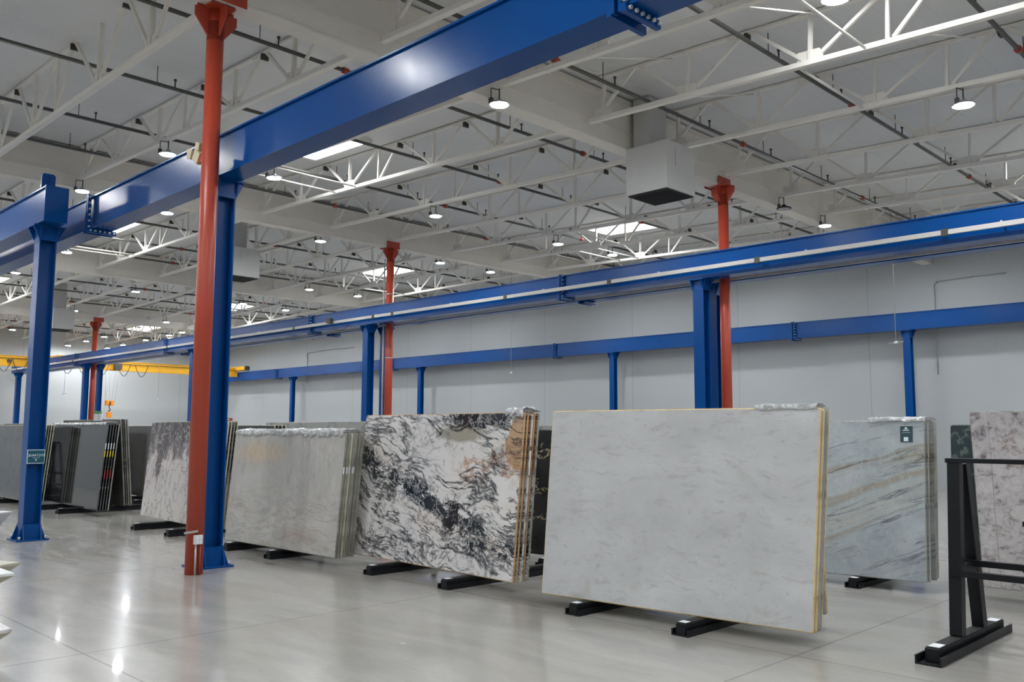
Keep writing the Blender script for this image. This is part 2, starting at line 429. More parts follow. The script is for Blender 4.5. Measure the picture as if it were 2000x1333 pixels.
for i, (x, y) in enumerate(LP):
    if i == 16: t = make_lamp(True); t['label'] = 'unlit dark round high-bay lamp right of the duct box'
    else: t = lamp if i == 0 else dup(lamp)
    t.location = (x, y, zb(x))
    if i == 16: continue
    q = proj((x, y, zb(x)-.38))
    if i < 30 and q:
        k = [j for j in range(30) if j != 16]
        # position words from neighbours along the rows
        row = sorted([j for j in k if abs(LP[j][1]-y) < 1.2], key=lambda j: -LP[j][0]); r = row.index(i)
        rows = {10.3: 'second', 15.2: 'third', 7.8: 'nearest', 20.1: 'fourth', 22.6: 'deepest'}
        key = min(rows, key=lambda v: abs(v-y))
        t['label'] = 'lit round high-bay lamp in the %s lamp row from the front, %s from the right' % (rows[key], ORD[r])
    else:
        t['label'] = 'lit high-bay lamp out of view, %s line from the left, %s from the far wall' % (ORD[min(range(12), key=lambda j: abs(LXS[j]-x))], ORD[10-min(range(11), key=lambda j: abs(LYS[j]-y))]); t['group'] = 'high-bay lamps outside the view'
# ------------------------------------------------------------------ hanging duct boxes
for (a, b, c, d, z, lb) in ((-10.58, -9.6, 13.93, 14.9, 6.50, 'large white duct box with a black grille hanging beside the nearest roof girder'),
                            (-27.75, -26.7, 13.95, 14.95, 6.9, 'mid-size white duct box with dark grille seen right of the near columns'),
                            (-44.6, -43.45, 13.95, 14.9, 6.48, 'small distant white duct box right of the left blue column')):
    t = thing('ceiling_duct_box', lb, 'duct', ((a+b)/2, (c+d)/2, z), 0, 'hanging duct boxes')
    w, e, h = (b-a)/2, (d-c)/2, zb((a+b)/2)+DK-z-.02
    MB().box(-w, w, -e, e, .02, .98).obj('duct_casing', M['duct'], t, .01)
    MB().box(-w*.9, -w*.1, -e*.6, e*.6, .981, h).obj('duct_riser', M['duct'], t)
    m = MB(); m.box(-w+.03, w-.03, -e+.03, e-.03, .0, .02)
    for i in range(14):
        yy = -e+.06+i*(2*e-.12)/13; m.box(-w+.03, w-.03, yy-.012, yy+.012, -.012, 0)
    m.obj('grille', M['grille'], t)
    MB().box(w, w+.008, -.2, -.19, .5, .85).obj('seam_strip', M['conduit'], t)
# ------------------------------------------------------------------ red roof columns
def red_col(x, y, top, label, r=.113, cap_yaw=0):
    t = thing('red_column', label, 'column', (x, y, 0), 0, 'red steel roof columns')
    MB().cyl((0, 0, 0), (0, 0, top-.2), r, 32).obj('shaft', M['red'], t)
    m = MB(); m.box(-.22, .22, -.17, .17, top-.03, top)
    m.prism([(-.30, -.012, top-.16), (-.10, -.012, top-.42), (.10, -.012, top-.42), (.30, -.012, top-.16), (.30, -.012, top-.03), (-.30, -.012, top-.03)], (0, .024, 0))
    m.prism([(-.012, -.30, top-.16), (-.012, -.10, top-.42), (-.012, .10, top-.42), (-.012, .30, top-.16), (-.012, .30, top-.03), (-.012, -.30, top-.03)], (.024, 0, 0))
    m.obj('capital_gusset', M['red'], t)
    gx = min(GX, key=lambda g: abs(g-x))-x
    for q in (gx-.192, gx+.18): MB().box(q, q+.012, -.26, .26, top-.03, top+.20).obj('saddle_plate', M['red'], t)
    MB().cyl((0, 0, top-.46), (0, 0, top-.03), r, 32).obj('capital_neck', M['red'], t)
    return t
ra = red_col(-10.97, 5.36, 7.50, 'tall thick red steel column nearest the camera, left of centre')
MB().cyl((.135, -.05, .0), (.135, -.05, .38), .013, 8).obj('conduit_riser', M['conduit'], ra)
MB().cyl((.132, .01, 0), (.132, .01, .38), .010, 8).obj('conduit_riser', M['red'], ra)
rb = red_col(-10.66, 17.7, 7.505, 'red steel column at right behind the large white slab', .118)
rc = red_col(-23.15, 17.7, 7.855, 'middle red steel column above the black and white slab', .125)
rd = red_col(-48.5, 17.7, 7.555, 'small distant red steel column at the left', .138)
for t, z1, z0 in ((rc, 7.3, .1),):
    MB().cyl((-.10, -.16, z0), (-.10, -.16, z1), .028, 8).obj('conduit_riser', M['conduit'], t)
    for z in (2.2, 4.2, 6.3): MB().cyl((0, 0, z), (0, 0, z+.03), .129, 24).obj('pipe_strap', M['conduit'], t)
# outlet box on the near red column
t = thing('outlet_box', 'small pale grey four-gang outlet box on the near red column', 'electrical box', (-10.853, 5.28, .385))
MB().box(.0, .055, 0, .105, 0, .115).obj('box_body', M['plastic'], t, .005)
for dx in (.01, .056):
    for dz in (.012, .062): MB().box(.0555, .06, dx, dx+.038, dz, dz+.042).obj('cover_plate', M['tag'], t)
MB().bar((.02, -.13, .15), (.035, .04, .165), .02, .025).obj('cable_clamp', M['conduit'], t)
# beige twin-head fixture on the near red column
t = thing('emergency_light', 'beige two-head fixture clamped to the near red column in front of the blue beam', 'light', (-11.16, 5.33, 5.38))
o = MB().box(-.22, -.04, -.05, .05, -.03, .13).obj('fixture_body', M['beige'], t, .006); o.rotation_euler = (0, .6, 0)
o = MB().box(-.40, -.27, -.05, .05, .02, .15).obj('lamp_head', M['beige'], t, .006); o.rotation_euler = (0, .35, 0)
o = MB().box(-.22, -.10, -.04, .04, .15, .27).obj('lamp_head', M['beige'], t, .006); o.rotation_euler = (0, .35, 0)
MB().box(-.10, .065, -.03, .03, .02, .12).obj('mount_bracket', M['red'], t)
# ------------------------------------------------------------------ blue runway beams
BZ, TZ, FW = 5.30, 5.88, .36
def ibeam(m, xa, xb, z0=BZ, z1=TZ, w=FW):
    m.box(xa, xb, -w/2, w/2, z0, z0+.025); m.box(xa, xb, -w/2, w/2, z1-.025, z1); m.box(xa, xb, -.008-.14, .008-.14, z0+.025, z1-.025)
    m.box(xa, xb, .132, .148, z0+.025, z1-.025)
def runway(label, y, xs, dz=0, box=False, sp=None):
    t = thing('crane_runway_beam', label, 'beam', (xs[0], y, BZ+dz), 0, 'blue crane runway beams')
    for a, b in zip(xs, xs[1:]):
        m = MB(); ibeam(m, a-xs[0]+.004, b-xs[0]-.004, 0, TZ-BZ); m.obj('beam_section', M['blue'], t)
    for a in xs[1:-1]:
        a -= xs[0]
        m = MB(); m.box(a-.05, a-.02, -.245, -.185, -.06, TZ-BZ+.02); m.box(a+.02, a+.05, -.245, -.185, -.06, TZ-BZ+.02)
        m.box(a-.10, a-.05, -.245, .245, -.075, -.002); m.box(a+.05, a+.10, -.245, .245, -.075, -.002)
        s = m.obj('splice_plate', M['blue'], t)
        bm_ = MB()
        for j in range(6): bm_.cyl((a+.05, -.215, .03+j*.105), (a+.085, -.215, .03+j*.105), .018, 8)
        for j in range(6): bm_.cyl((a+.10, -.2+j*.08, -.04), (a+.13, -.2+j*.08, -.04), .018, 8)
        bm_.obj('bolt_row', M['bolt'], s)
    return t
b1 = runway('huge glossy blue crane beam crossing the upper left, nearest the camera', 5.79, [-60.5, -50.5, -38.8, -27.0, -15.9, -4.3, 3.4], .0)
b2 = runway('long blue crane beam carrying the white conductor bar across the middle', 17.28, [-60.2, -49.4, -38.6, -26.9, -15.1, -3.2, 1.0])
b3 = runway('blue crane beam running just behind the beam with the white bar', 18.12, [-60.2, -49.4, -38.6, -26.95, -15.1, -3.2, 1.0], .0)
b4 = runway('blue crane beam along the far white wall', 30.05, [-61.0, -50.8, -38.8, -26.8, -15.2, -3.4, 2.0], -.05)
# stub runway with closed end at the left
t = thing('crane_runway_beam', 'blue crane beam ending in a closed box end on the left blue column', 'beam', (-15.72, 5.0, 5.29), 0, 'blue crane runway beams')
m = MB(); ibeam(m, -44.8, -.012, 0, .6); m.obj('beam_section', M['blue'], t)
MB().box(-.012, .004, -.185, .185, -.004, .604).obj('end_plate', M['blue'], t)
st = thing('end_stop', 'upright blue end stop plate standing on top of the box-ended beam', 'stop', (-16.15, 4.98, 5.895))
MB().prism([(0, -.11, 0), (0, .11, 0), (0, .11, .27), (0, .08, .30), (0, -.08, .30), (0, -.11, .27)], (.03, 0, 0)).obj('stop_plate', M['blue'], st)
MB().prism([(.03, -.01, 0), (.2, -.01, 0), (.03, -.01, .25)], (0, .02, 0)).obj('stop_rib', M['blue'], st)
MB().box(.0, .16, -.05, .05, 0.0, .06).obj('buffer_block', M['redsign'], st)
# ------------------------------------------------------------------ blue columns
def blue_col(x, y, label, top=BZ, w=.26, foot=True):
    t = thing('blue_column', label, 'column', (x, y, 0), 0, 'blue crane columns')
    h = w/2; m = MB()
    m.box(-h, h, -h, -h+.02, .02, top-.03); m.box(-h, h, h-.02, h, .02, top-.03); m.box(-.008, .008, -h+.02, h-.02, .02, top-.03)
    m.obj('column_shaft', M['blue'], t)
    m = MB(); m.box(-.2, .2, -.25, .25, top-.028, top-.003)
    for yy in (-h-.0, h): m.prism([(-.2, yy-.01, top-.028), (-h, yy-.01, top-.26), (h, yy-.01, top-.26), (.2, yy-.01, top-.028)], (0, .02, 0))
    for xx in (-h, h): m.prism([(xx-.01, -.25, top-.028), (xx-.01, -h, top-.26), (xx-.01, h, top-.26), (xx-.01, .25, top-.028)], (.02, 0, 0))
    m.obj('column_capital', M['blue'], t)
    if foot:
        m = MB(); m.box(-.25, .25, -.25, .25, 0, .025); m.obj('base_plate', M['blue'], t, .004)
        m = MB()
        for yy in (-h, h): m.prism([(-.22, yy-.008, .025), (-h, yy-.008, .27), (h, yy-.008, .27), (.22, yy-.008, .025)], (0, .016, 0))
        for xx in (-h, h): m.prism([(xx-.008, -.22, .025), (xx-.008, -h, .27), (xx-.008, h, .27), (xx-.008, .22, .025)], (.016, 0, 0))
        m.obj('base_gusset', M['blue'], t)
        for i in (-1, 1):
            for j in (-1, 1): MB().cyl((i*.2, j*.2, .025), (i*.2, j*.2, .075), .02, 8).obj('anchor_bolt', M['bolt'], t)
    return t
blue_col(-11.45, 5.79, 'blue column standing right behind the nearest red column', BZ, .27)
blue_col(-16.25, 5.03, 'left foreground blue column with flared foot and teal sign', 5.29, .27)
for x, lb in ((-11.02, 'blue column left of the right-hand red column, carrying the white-bar beam'), (-23.7, 'blue column left of the middle red column'),
              (-36.1, 'distant blue column just left of the nearest red column'), (-48.35, 'small distant blue column left of the distant red column'), (-59.3, 'farthest-left small blue column under the end of the white-bar beam')):
    blue_col(x, 17.28, lb, BZ, .27)
for x, lb in ((-11.2, 'blue column tight behind the right-hand red column'), (-23.9, 'blue column hidden behind the middle red column, only its edges showing'),
              (-36.1, 'blue column in the rear row hidden behind the nearest red column'), (-48.75, 'small distant blue column right of the distant red column'), (-59.6, 'second small blue column from the left edge')):
    blue_col(x, 18.12, lb, BZ, .25)
for x, lb in ((-11.25, 'rightmost blue column against the far white wall'), (-23.6, 'second blue column from the right against the far wall'),
              (-36.5, 'blue column against the far wall, right of the middle red column'), (-49.1, 'leftmost blue column against the far white wall')):
    blue_col(x, 30.05, lb, BZ-.05, .24)
# ------------------------------------------------------------------ conductor bar on the middle beam
t = thing('conductor_bar', 'long white conductor bar fixed along the face of the middle blue beam', 'conductor bar', (-60.6, 16.95, 5.45), 0)
MB().box(0, 62, -.03, .03, 0, .09).obj('bar_cover', M['rail'], t, .004)
for i in range(17):
    x = 1.2+i*3.65
    MB().box(x-.015, x+.015, -.035, .145, .091, .11).obj('bar_bracket', M['plastic'], t)
for x in (11.3, 22.6, 26.6, 32.9, 37.6, 38.6, 43.6, 47.2, 51.2, 55.0, 57.6):
    MB().box(x-.06, x+.06, -.04, .04, -.02, .11).obj('joint_cover', M['dark'], t)
t = thing('conductor_bar', 'lower white conductor bar in the shade between the two middle blue beams', 'conductor bar', (-60.6, 17.858, 5.31), 0)
MB().box(0, 62, -.012, .012, 0, .085).obj('bar_cover', M['rail'], t, .004)
for i in range(16): MB().box(1.2+i*3.9, 1.23+i*3.9, -.012, .08, .086, .11).obj('bar_bracket', M['plastic'], t)
t = thing('power_feed_box', 'small dark power feed box with a looped cable on the white bar', 'electrical box', (-25.3, 16.86, 5.46))
MB().box(-.12, .12, -.10, .03, 0, .16).obj('box_body', M['dark'], t)
MB().tube([(.1, -.05, 0), (.25, -.05, -.22), (.6, -.05, -.3), (.95, -.05, -.26), (1.2, -.05, -.1)], .012).obj('cable', M['cable'], t)
# printed mark on the white bar
def text(s, size, mat, parent, name='lettering', ext=.002, align='CENTER'):
    cu = bpy.data.curves.new(name, 'FONT'); cu.body = s; cu.size = size; cu.extrude = ext; cu.align_x = align; cu.align_y = 'CENTER'
    tmp = bpy.data.objects.new('tmp', cu); C.objects.link(tmp); bpy.context.view_layer.update()
    me = bpy.data.meshes.new_from_object(tmp.evaluated_get(bpy.context.evaluated_depsgraph_get()))
    bpy.data.objects.remove(tmp); me.materials.clear(); me.materials.append(mat)
    o = bpy.data.objects.new(name, me); C.objects.link(o); o.parent = parent; return o
# ------------------------------------------------------------------ yellow cranes
def crane(label, x, ya, yb, z, h):
    t = thing('bridge_crane', label, 'crane', (x, ya, z), 0, 'yellow bridge cranes')
    L = yb-ya
    m = MB(); m.box(-.16, .16, 0, L, 0, .03); m.box(-.16, .16, 0, L, h-.03, h); m.box(-.10, .10, 0, L, .03, h-.03); m.obj('bridge_girder', M['yellow'], t)
    MB().cyl((.20, .1, h*.72), (.20, L-.1, h*.72), .02, 8).obj('festoon_rail', M['cable'], t)
    return t
c1 = crane('yellow bridge crane spanning from the middle beam to the far wall beam', -55.9, 18.5, 29.82, 5.52, .58)
MB().box(-1.5, 1.3, 11.15, 11.55, .42, .66).obj('end_truck', M['yellow'], c1)
MB().box(-1.2, 1.3, -.55, -.2, .42, .66).obj('end_truck', M['yellow'], c1)
MB().box(1.3, 1.42, 11.2, 11.5, .40, .68).obj('bumper', M['dark'], c1)
MB().box(.2, .55, 3.0, 3.4, .05, .4).obj('drive_motor', M['dark'], c1)
c2 = crane('yellow bridge crane at the left edge above the end of the white-bar beam', -56.3, 6.1, 16.88, 5.5, .62)
MB().box(-1.3, 1.3, 10.9, 11.3, .42, .66).obj('end_truck', M['yellow'], c2)
MB().cyl((.17, 9.7, .3), (.22, 9.7, .3), .1, 16).obj('cable_reel', M['dark'], c2)
def loop(y0, w, d, x=.26, z=.0):
    return [(x, y0+w*i/10, z-d*math.sin(PI*i/10)) for i in range(11)]
for c, ys in ((c1, (-.1, .85, 1.9, 3.2, 4.3)), (c2, (7.2, 8.1, 9.0, 9.85))):
    for y in ys: MB().tube(loop(y, .85, .75, .26, .42), .018).obj('festoon_cable', M['cable'], c)
t = thing('hoist_hook_block', 'orange hoist hook block hanging on thin ropes from the yellow crane', 'hoist', (-55.5, 21.3, 3.15))
m = MB()
for a, b in ((-.35, 0), (.1, -.2), (.1, .2), (.45, .05)): m.cyl((0, a*.6+b*.3, .45), (0, a+b, 2.36), .009, 6)
m.obj('hoist_rope', M['conduit'], t)
MB().box(-.12, .12, -.24, -.05, .2, .52).obj('sheave_cover', M['orange'], t, .03)
MB().box(-.12, .12, .05, .24, .2, .52).obj('sheave_cover', M['orange'], t, .03)
MB().box(-.08, .08, -.10, .10, .25, .42).obj('hook_head', M['dark'], t)
MB().tube([(0, 0, .25), (0, 0, .05), (0, .06, 0), (0, .07, -.07), (0, 0, -.13), (0, -.06, -.08)], .028, 8).obj('hook', M['dark'], t)
t = thing('slab_lifting_clamp', 'orange slab lifting clamp hanging below the hoist hook', 'clamp', (-55.5, 21.3, 2.62))
MB().box(-.1, .1, -.13, .13, 0, .34).obj('clamp_body', M['orange'], t, .02)
MB().tube([(0, 0, .34), (0, 0, .395)], .025).obj('lifting_eye', M['dark'], t)
t = thing('crane_pendant', 'yellow crane pendant control hanging at the left edge', 'control', (-56.0, 13.9, 4.6))
MB().tube([(0, 0, 1.3), (.05, .1, .9), (0, 0, .5)], .02).obj('pendant_cable', M['cable'], t)
MB().box(-.07, .07, -.09, .09, 0, .5).obj('pendant_box', M['beige'], t)
# hanging sensors on rods
for x, y, z, lb in ((-26.75, 27, 4.34, 'small grey ceiling-hung sensor on a long cord, right of the middle red column'), (-10.46, 27, 4.52, 'small grey ceiling-hung sensor near the rightmost blue wall column'),
                    (-50.3, 22, 3.6, 'small hanging cord with bracket left of the nearest red column'), (-58.3, 19.6, 4.05, 'small hanging cord with bracket right of the left blue column')):
    t = thing('hanging_sensor', lb, 'sensor', (x, y, z), 0, 'ceiling-hung sensors')
    MB().cyl((0, 0, .05), (0, 0, zb(x)+DK-z-.02), .012, 6).obj('cord', M['conduit'], t)
    MB().cyl((0, 0, 0), (0, 0, .08), .07, 12, .04).obj('sensor_head', M['plastic'], t)
    MB().bar((-.2, 0, .03), (.2, .05, .06), .03, .03).obj('arm', M['conduit'], t)
t = thing('wall_conduit', 'thin grey conduit running up the far white wall at right', 'conduit', (-10.6, 30.80, 3.8))
MB().tube([(0, 0, .0), (0, 0, 3.0), (.1, 0, 3.1), (1.2, 0, 3.14), (2.2, 0, 3.14)], .02).obj('conduit_run', M['conduit'], t)
t = thing('wall_conduit', 'thin grey conduit running up the far white wall behind the leftmost wall column', 'conduit', (-48.7, 30.80, 4.9))
MB().tube([(0, 0, .0), (0, 0, 1.9), (2, 0, 1.95), (5, 0, 1.95)], .03).obj('conduit_run', M['conduit'], t)
# ------------------------------------------------------------------ stones
def st_white():
    t = NT('white_quartzite'); v = t.warp(t.tc, 1.2, .5)
    a = t.noise(t.map(v, (.7, 1, 1.2)), 1.6, 6, .62); b = t.noise(t.map(v, (.8, 1, 3.4)), 4.2, 6, .7)
    col = t.ramp(a, [(.3, (.47, .47, .468)), (.52, (.54, .54, .538)), (.72, (.60, .60, .60))])
    col = t.mix(t.ramp(b, [(.54, 0), (.68, .6)]), col, (.39, .38, .365))
    col = t.mix(t.ramp(t.noise(t.map(v, (1, 1, 2)), 8, 5, .7), [(.58, 0), (.68, .45)]), col, (.33, .32, .30))
    col = t.mix(t.ramp(t.noise(v, 2.7, 5, .6), [(.60, 0), (.72, .4)]), col, (.41, .39, .34))
    t.fin(col, .15, 0, .5); return t.m
def st_panda():
    t = NT('black_veined_marble')
    p = t.map(t.tc, (1, 1, 1), (0, -.24, 0)); w = t.warp(t.warp(p, .7, .7, 2), 2.4, .2, 3)
    s_ = t.map(w, (.42, 1, 2.2))
    base = t.mix(t.noise(w, 2.2, 4), (.66, .635, .62), (.80, .775, .755))
    base = t.mix(t.ramp(t.noise(s_, 1.1, 3), [(.54, 0), (.70, .5)]), base, (.62, .50, .38))
    v1 = t.vein(s_, 1.15, .024, 7, .58); v2 = t.vein(s_, 2.4, .034, 7, .66); v3 = t.vein(w, 5.0, .05, 5, .7)
    dens = t.ramp(t.noise(s_, 1.0, 2), [(.42, .05), (.56, 1)])
    vein = t.math('MAXIMUM', v1, t.math('MULTIPLY', v2, dens))
    x, y, z = t.xyz()
    wob = t.math('MULTIPLY', t.math('SUBTRACT', t.noise(t.tc, 1.1, 3), .5), .7)
    dline = t.math('ABSOLUTE', t.math('ADD', t.math('ADD', t.math('SUBTRACT', z, 1.30), t.math('MULTIPLY', x, .31)), wob))
    dl2 = t.math('ABSOLUTE', t.math('ADD', t.math('ADD', t.math('SUBTRACT', z, .26), t.math('MULTIPLY', x, .02)), wob))
    dl3 = t.math('ABSOLUTE', t.math('ADD', t.math('ADD', t.math('SUBTRACT', z, 1.62), t.math('MULTIPLY', x, .08)), wob))
    band = t.math('MULTIPLY', t.math('SUBTRACT', .26, dline), 3.4)
    band2 = t.math('MULTIPLY', t.math('SUBTRACT', .14, dl2), 2.0)
    band3 = t.math('MULTIPLY', t.math('SUBTRACT', .05, dl3), 2.0)
    cor = t.math('MULTIPLY', t.blob(2.45, 1.93, .85, .26), 2.2)
    b = t.math('MAXIMUM', t.math('MAXIMUM', t.math('MAXIMUM', band, band2), band3), cor)
    mass = t.math('ADD', t.noise(t.map(w, (.9, 1, 1.6)), 2.6, 8, .74), t.math('MULTIPLY', t.math('MAXIMUM', b, -.5), .26))
    massm = t.ramp(mass, [(.635, 0), (.66, 1)])
    v3 = t.math('MULTIPLY', v3, t.ramp(mass, [(.47, 0), (.56, 1)]))
    blk = t.mix(t.noise(w, 6, 3), (.006, .008, .012), (.035, .04, .05))
    nn = t.math('MULTIPLY', t.math('SUBTRACT', t.noise(t.tc, 2.6, 5, .6), .5), .9)
    tan = t.ramp(t.math('ADD', t.blob(3.25, 1.58, .42, .42), nn), [(.22, 0), (.30, .9)])
    rust = t.math('MULTIPLY', t.vein(w, 2.2, .05, 6, .7), t.ramp(t.blob(2.7, 1.28, .75, .30), [(0, 0), (.4, .8)]))
    olive = t.ramp(t.math('ADD', t.blob(2.15, 1.68, .8, .17), nn), [(.25, 0), (.5, .85)])
    col = t.mix(olive, base, (.30, .28, .22)); col = t.mix(tan, col, (.48, .29, .15)); col = t.mix(rust, col, (.38, .17, .06))
    col = t.mix(t.math('MULTIPLY', v3, .85), col, (.05, .055, .065))
    col = t.mix(vein, col, (.02, .022, .03)); col = t.mix(massm, col, blk)
    light = t.math('MULTIPLY', t.vein(w, 4, .02, 5, .7), massm)
    col = t.mix(t.math('MULTIPLY', light, .8), col, (.6, .6, .58))
    t.fin(col, .12, 0, .5); return t.m
def st_onyx():
    t = NT('grey_beige_quartzite'); v = t.warp(t.tc, 1.0, .6)
    a = t.noise(v, 1.3, 6, .65); b = t.noise(t.map(t.warp(t.tc, 1.5, .3), (3.4, 1, .8), (0, .5, 0)), 6, 6, .72); b2 = t.noise(t.map(t.warp(t.tc, 1.5, .3), (3.4, 1, .8), (0, -.5, 0)), 5, 6, .72)
    c = t.noise(t.map(t.warp(t.tc, 1.6, .45), (.5, 1, 6)), 2.6, 6, .65)
    col = t.ramp(a, [(.3, (.43, .41, .38)), (.55, (.51, .49, .455)), (.75, (.60, .58, .54))])
    x, y, z = t.xyz()
    up = t.ramp(z, [(.60, 0), (1.0, 1)]); lo = t.math('SUBTRACT', 1, up)
    mot = t.ramp(t.noise(v, 1.8, 3), [(.40, .2), (.6, 1)])
    col = t.mix(t.math('MULTIPLY', t.math('MULTIPLY', t.math('MAXIMUM', t.ramp(b, [(.5, 0), (.66, .6)]), t.ramp(b2, [(.54, 0), (.68, .5)])), t.math('MAXIMUM', up, .25)), mot), col, (.24, .232, .22))
    col = t.mix(t.math('MULTIPLY', t.ramp(c, [(.52, 0), (.62, .6)]), lo), col, (.41, .34, .27))
    col = t.mix(t.math('MULTIPLY', t.vein(t.map(t.warp(t.tc, 1.3, .5), (.4, 1, 3)), 2.4, .03, 4), t.math('MULTIPLY', lo, .5)), col, (.29, .27, .245))
    nn = t.math('MULTIPLY', t.math('SUBTRACT', t.noise(t.map(t.tc, (1, 1, 1.6), (0, -.3, 0)), 2.2, 6, .65), .5), 2.0)
    w = t.ramp(t.math('ADD', t.blob(.75, 1.36, .85, .30), nn), [(.15, 0), (1.0, .7)])
    col = t.mix(w, col, (.60, .45, .27))
    w2 = t.ramp(t.math('ADD', t.blob(2.1, .22, .9, .2), nn), [(.2, 0), (1.0, .6)])
    col = t.mix(w2, col, (.40, .31, .26))
    t.fin(col, .16, 0, .5); return t.m
def st_agate():
    t = NT('purple_white_marble'); v = t.warp(t.tc, 1.3, .55)
    s_ = t.map(v, (1.15, 1, .6), (0, .5, 0))
    x, y, z = t.xyz()
    n = t.math('ADD', t.noise(s_, 1.7, 7, .64), t.math('MULTIPLY', t.math('SUBTRACT', z, .98), .24))
    col = t.ramp(n, [(.40, (.60, .555, .52)), (.53, (.56, .50, .48)), (.56, (.22, .17, .17)), (.62, (.10, .085, .09)), (.8, (.04, .037, .045))])
    col = t.mix(t.math('MULTIPLY', t.vein(s_, 2.6, .022, 5, .65), .8), col, (.17, .13, .14))
    col = t.mix(t.math('MULTIPLY', t.vein(s_, 2.6, .03), t.ramp(z, [(.9, 0), (1.3, .35)])), col, (.20, .05, .04))
    col = t.mix(t.math('MULTIPLY', t.vein(v, 2.2, .02), t.ramp(z, [(.9, 0), (1.3, .6)])), col, (.62, .58, .56))
    t.fin(col, .14, 0, .5); return t.m
def st_granite(name, c0, c1, speck, rough=.05, dens=.0):
    t = NT(name); a = t.noise(t.tc, 3, 5); c = t.noise(t.map(t.warp(t.tc, 3, .4), (1.6, 1, 1)), 7, 6, .75)
    col = t.mix(a, c0, c1); col = t.mix(t.ramp(c, [(.74-dens, 0), (.78-dens, .6)]), col, speck)
    t.fin(col, rough, 0, .42); return t.m
def st_bluegrey():
    t = NT('blue_grey_quartzite'); v = t.warp(t.tc, 1.0, .22, 5); a = t.noise(v, 2.2, 6, .65)
    q = t.map(v, (1, 1, 1), (0, .36, 0)); qx, qy, qz = t.xyz(q)
    def lines(sc_, w, seed, st=.10):
        c = t.n('CombineXYZ', {0: t.math('MULTIPLY', qx, st), 1: seed, 2: t.math('MULTIPLY', qz, 1.0)}).outputs[0]
        return t.vein(c, sc_, w, 3, .6), t.noise(c, sc_, 3, .6)
    col = t.ramp(a, [(.3, (.28, .315, .335)), (.5, (.365, .40, .415)), (.72, (.46, .49, .50))])
    l1, n1 = lines(3.2, .018, 3.0); l2, n2 = lines(6.5, .016, 7.0, .14); l3, n3 = lines(1.6, .03, 11.0, .05)
    brk = t.ramp(t.noise(t.map(q, (1, 1, 3)), 2.5, 4, .6), [(.42, .15), (.56, 1)])
    col = t.mix(t.ramp(n3, [(.52, 0), (.60, .55)]), col, (.42, .40, .35))
    col = t.mix(t.math('MULTIPLY', l3, .8), col, (.30, .26, .19))
    col = t.mix(t.math('MULTIPLY', t.math('MULTIPLY', l1, brk), .85), col, (.09, .10, .11)); col = t.mix(t.math('MULTIPLY', t.math('MULTIPLY', l2, brk), .5), col, (.15, .155, .16))
    col = t.mix(t.math('MULTIPLY', t.vein(t.map(t.warp(t.tc, 3, .3), (2.5, 1, .8)), 3.0, .010), .5), col, (.50, .53, .54))
    col = t.mix(t.ramp(t.noise(v, 5.5, 6, .75), [(.60, 0), (.68, .5)]), col, (.52, .545, .55))
    t.fin(col, .2, 0, .5); return t.m
def st_rust():
    t = NT('white_rust_granite'); v = t.warp(t.tc, 3.5, .25)
    a = t.noise(t.map(v, (1, 1, 1.3), (0, -.5, 0)), 6.5, 8, .78); b = t.noise(v, 1.6, 4)
    col = t.ramp(a, [(.32, (.10, .085, .10)), (.41, (.34, .31, .32)), (.48, (.52, .49, .485)), (.62, (.64, .61, .60))])
    col = t.mix(t.math('MULTIPLY', t.ramp(b, [(.5, 0), (.64, .75)]), t.ramp(a, [(.38, 1), (.50, 0)])), col, (.26, .12, .09))
    x, y, z = t.xyz(); vl = t.math('ABSOLUTE', t.math('SUBTRACT', t.math('ADD', x, t.math('MULTIPLY', t.noise(t.tc, 3, 4), .03)), .2))
    col = t.mix(t.ramp(vl, [(0, .6), (.006, 0)]), col, (.12, .12, .13))
    t.fin(col, .2, 0, .5); return t.m
def st_blackgold():
    t = NT('black_gold_marble'); v = t.warp(t.tc, 1.4, .5)
    vn = t.vein(t.map(v, (.5, 1, 1.6), (0, .3, 0)), 1.7, .010, 4)
    x, y, z = t.xyz()
    col = t.mix(t.noise(v, 3, 4), (.006, .007, .007), (.03, .032, .030)); col = t.mix(t.math('MULTIPLY', vn, .85), col, (.48, .42, .24))
    t.fin(col, .12, 0, .5); return t.m
def st_plain(name, a, b, rough=.25, sc_=2, veinc=None):
    t = NT(name); v = t.warp(t.tc, 1.2, .5); col = t.mix(t.noise(v, sc_, 5), a, b)
    if veinc: col = t.mix(t.vein(v, 1.2, .02), col, veinc)
    t.fin(col, rough, 0, .5); return t.m
def st_edge(name, a, b, c=None):
    t = NT(name); n = t.noise(t.map(t.tc, (1, 1, .25)), 14, 5, .7); k = t.noise(t.map(t.tc, (1, 1, 1.5)), 5, 4)
    col = t.mix(t.ramp(n, [(.35, 0), (.65, 1)]), a, b)
    if c: col = t.mix(t.ramp(k, [(.55, 0), (.65, .9)]), col, c)
    t.fin(col, .6); t.bump(n, .3, .01); return t.m
S = dict(white=st_white(), panda=st_panda(), onyx=st_onyx(), agate=st_agate(), dark=st_granite('dark_granite', (.014, .015, .019), (.027, .028, .033), (.18, .19, .21), .07),
         grey=st_granite('slate_grey_granite', (.045, .043, .041), (.075, .072, .068), (.2, .2, .2)), bluegrey=st_bluegrey(), rust=st_rust(), bgold=st_blackgold(),
         steel=st_granite('steel_grey_granite', (.055, .062, .07), (.12, .13, .14), (.36, .38, .40), .05, .1),
         brown=st_plain('brown_grey_stone', (.10, .095, .08), (.19, .18, .155), .2, 1.2), pale=st_plain('sage_grey_slab', (.25, .255, .235), (.33, .33, .30), .25, 2, (.16, .16, .14)),
         deep=st_plain('deep_green_stone', (.02, .032, .035), (.045, .06, .063), .15, 3, (.12, .14, .13)), mauve=st_plain('mauve_grey_slab', (.24, .22, .23), (.36, .33, .34), .2, 3))
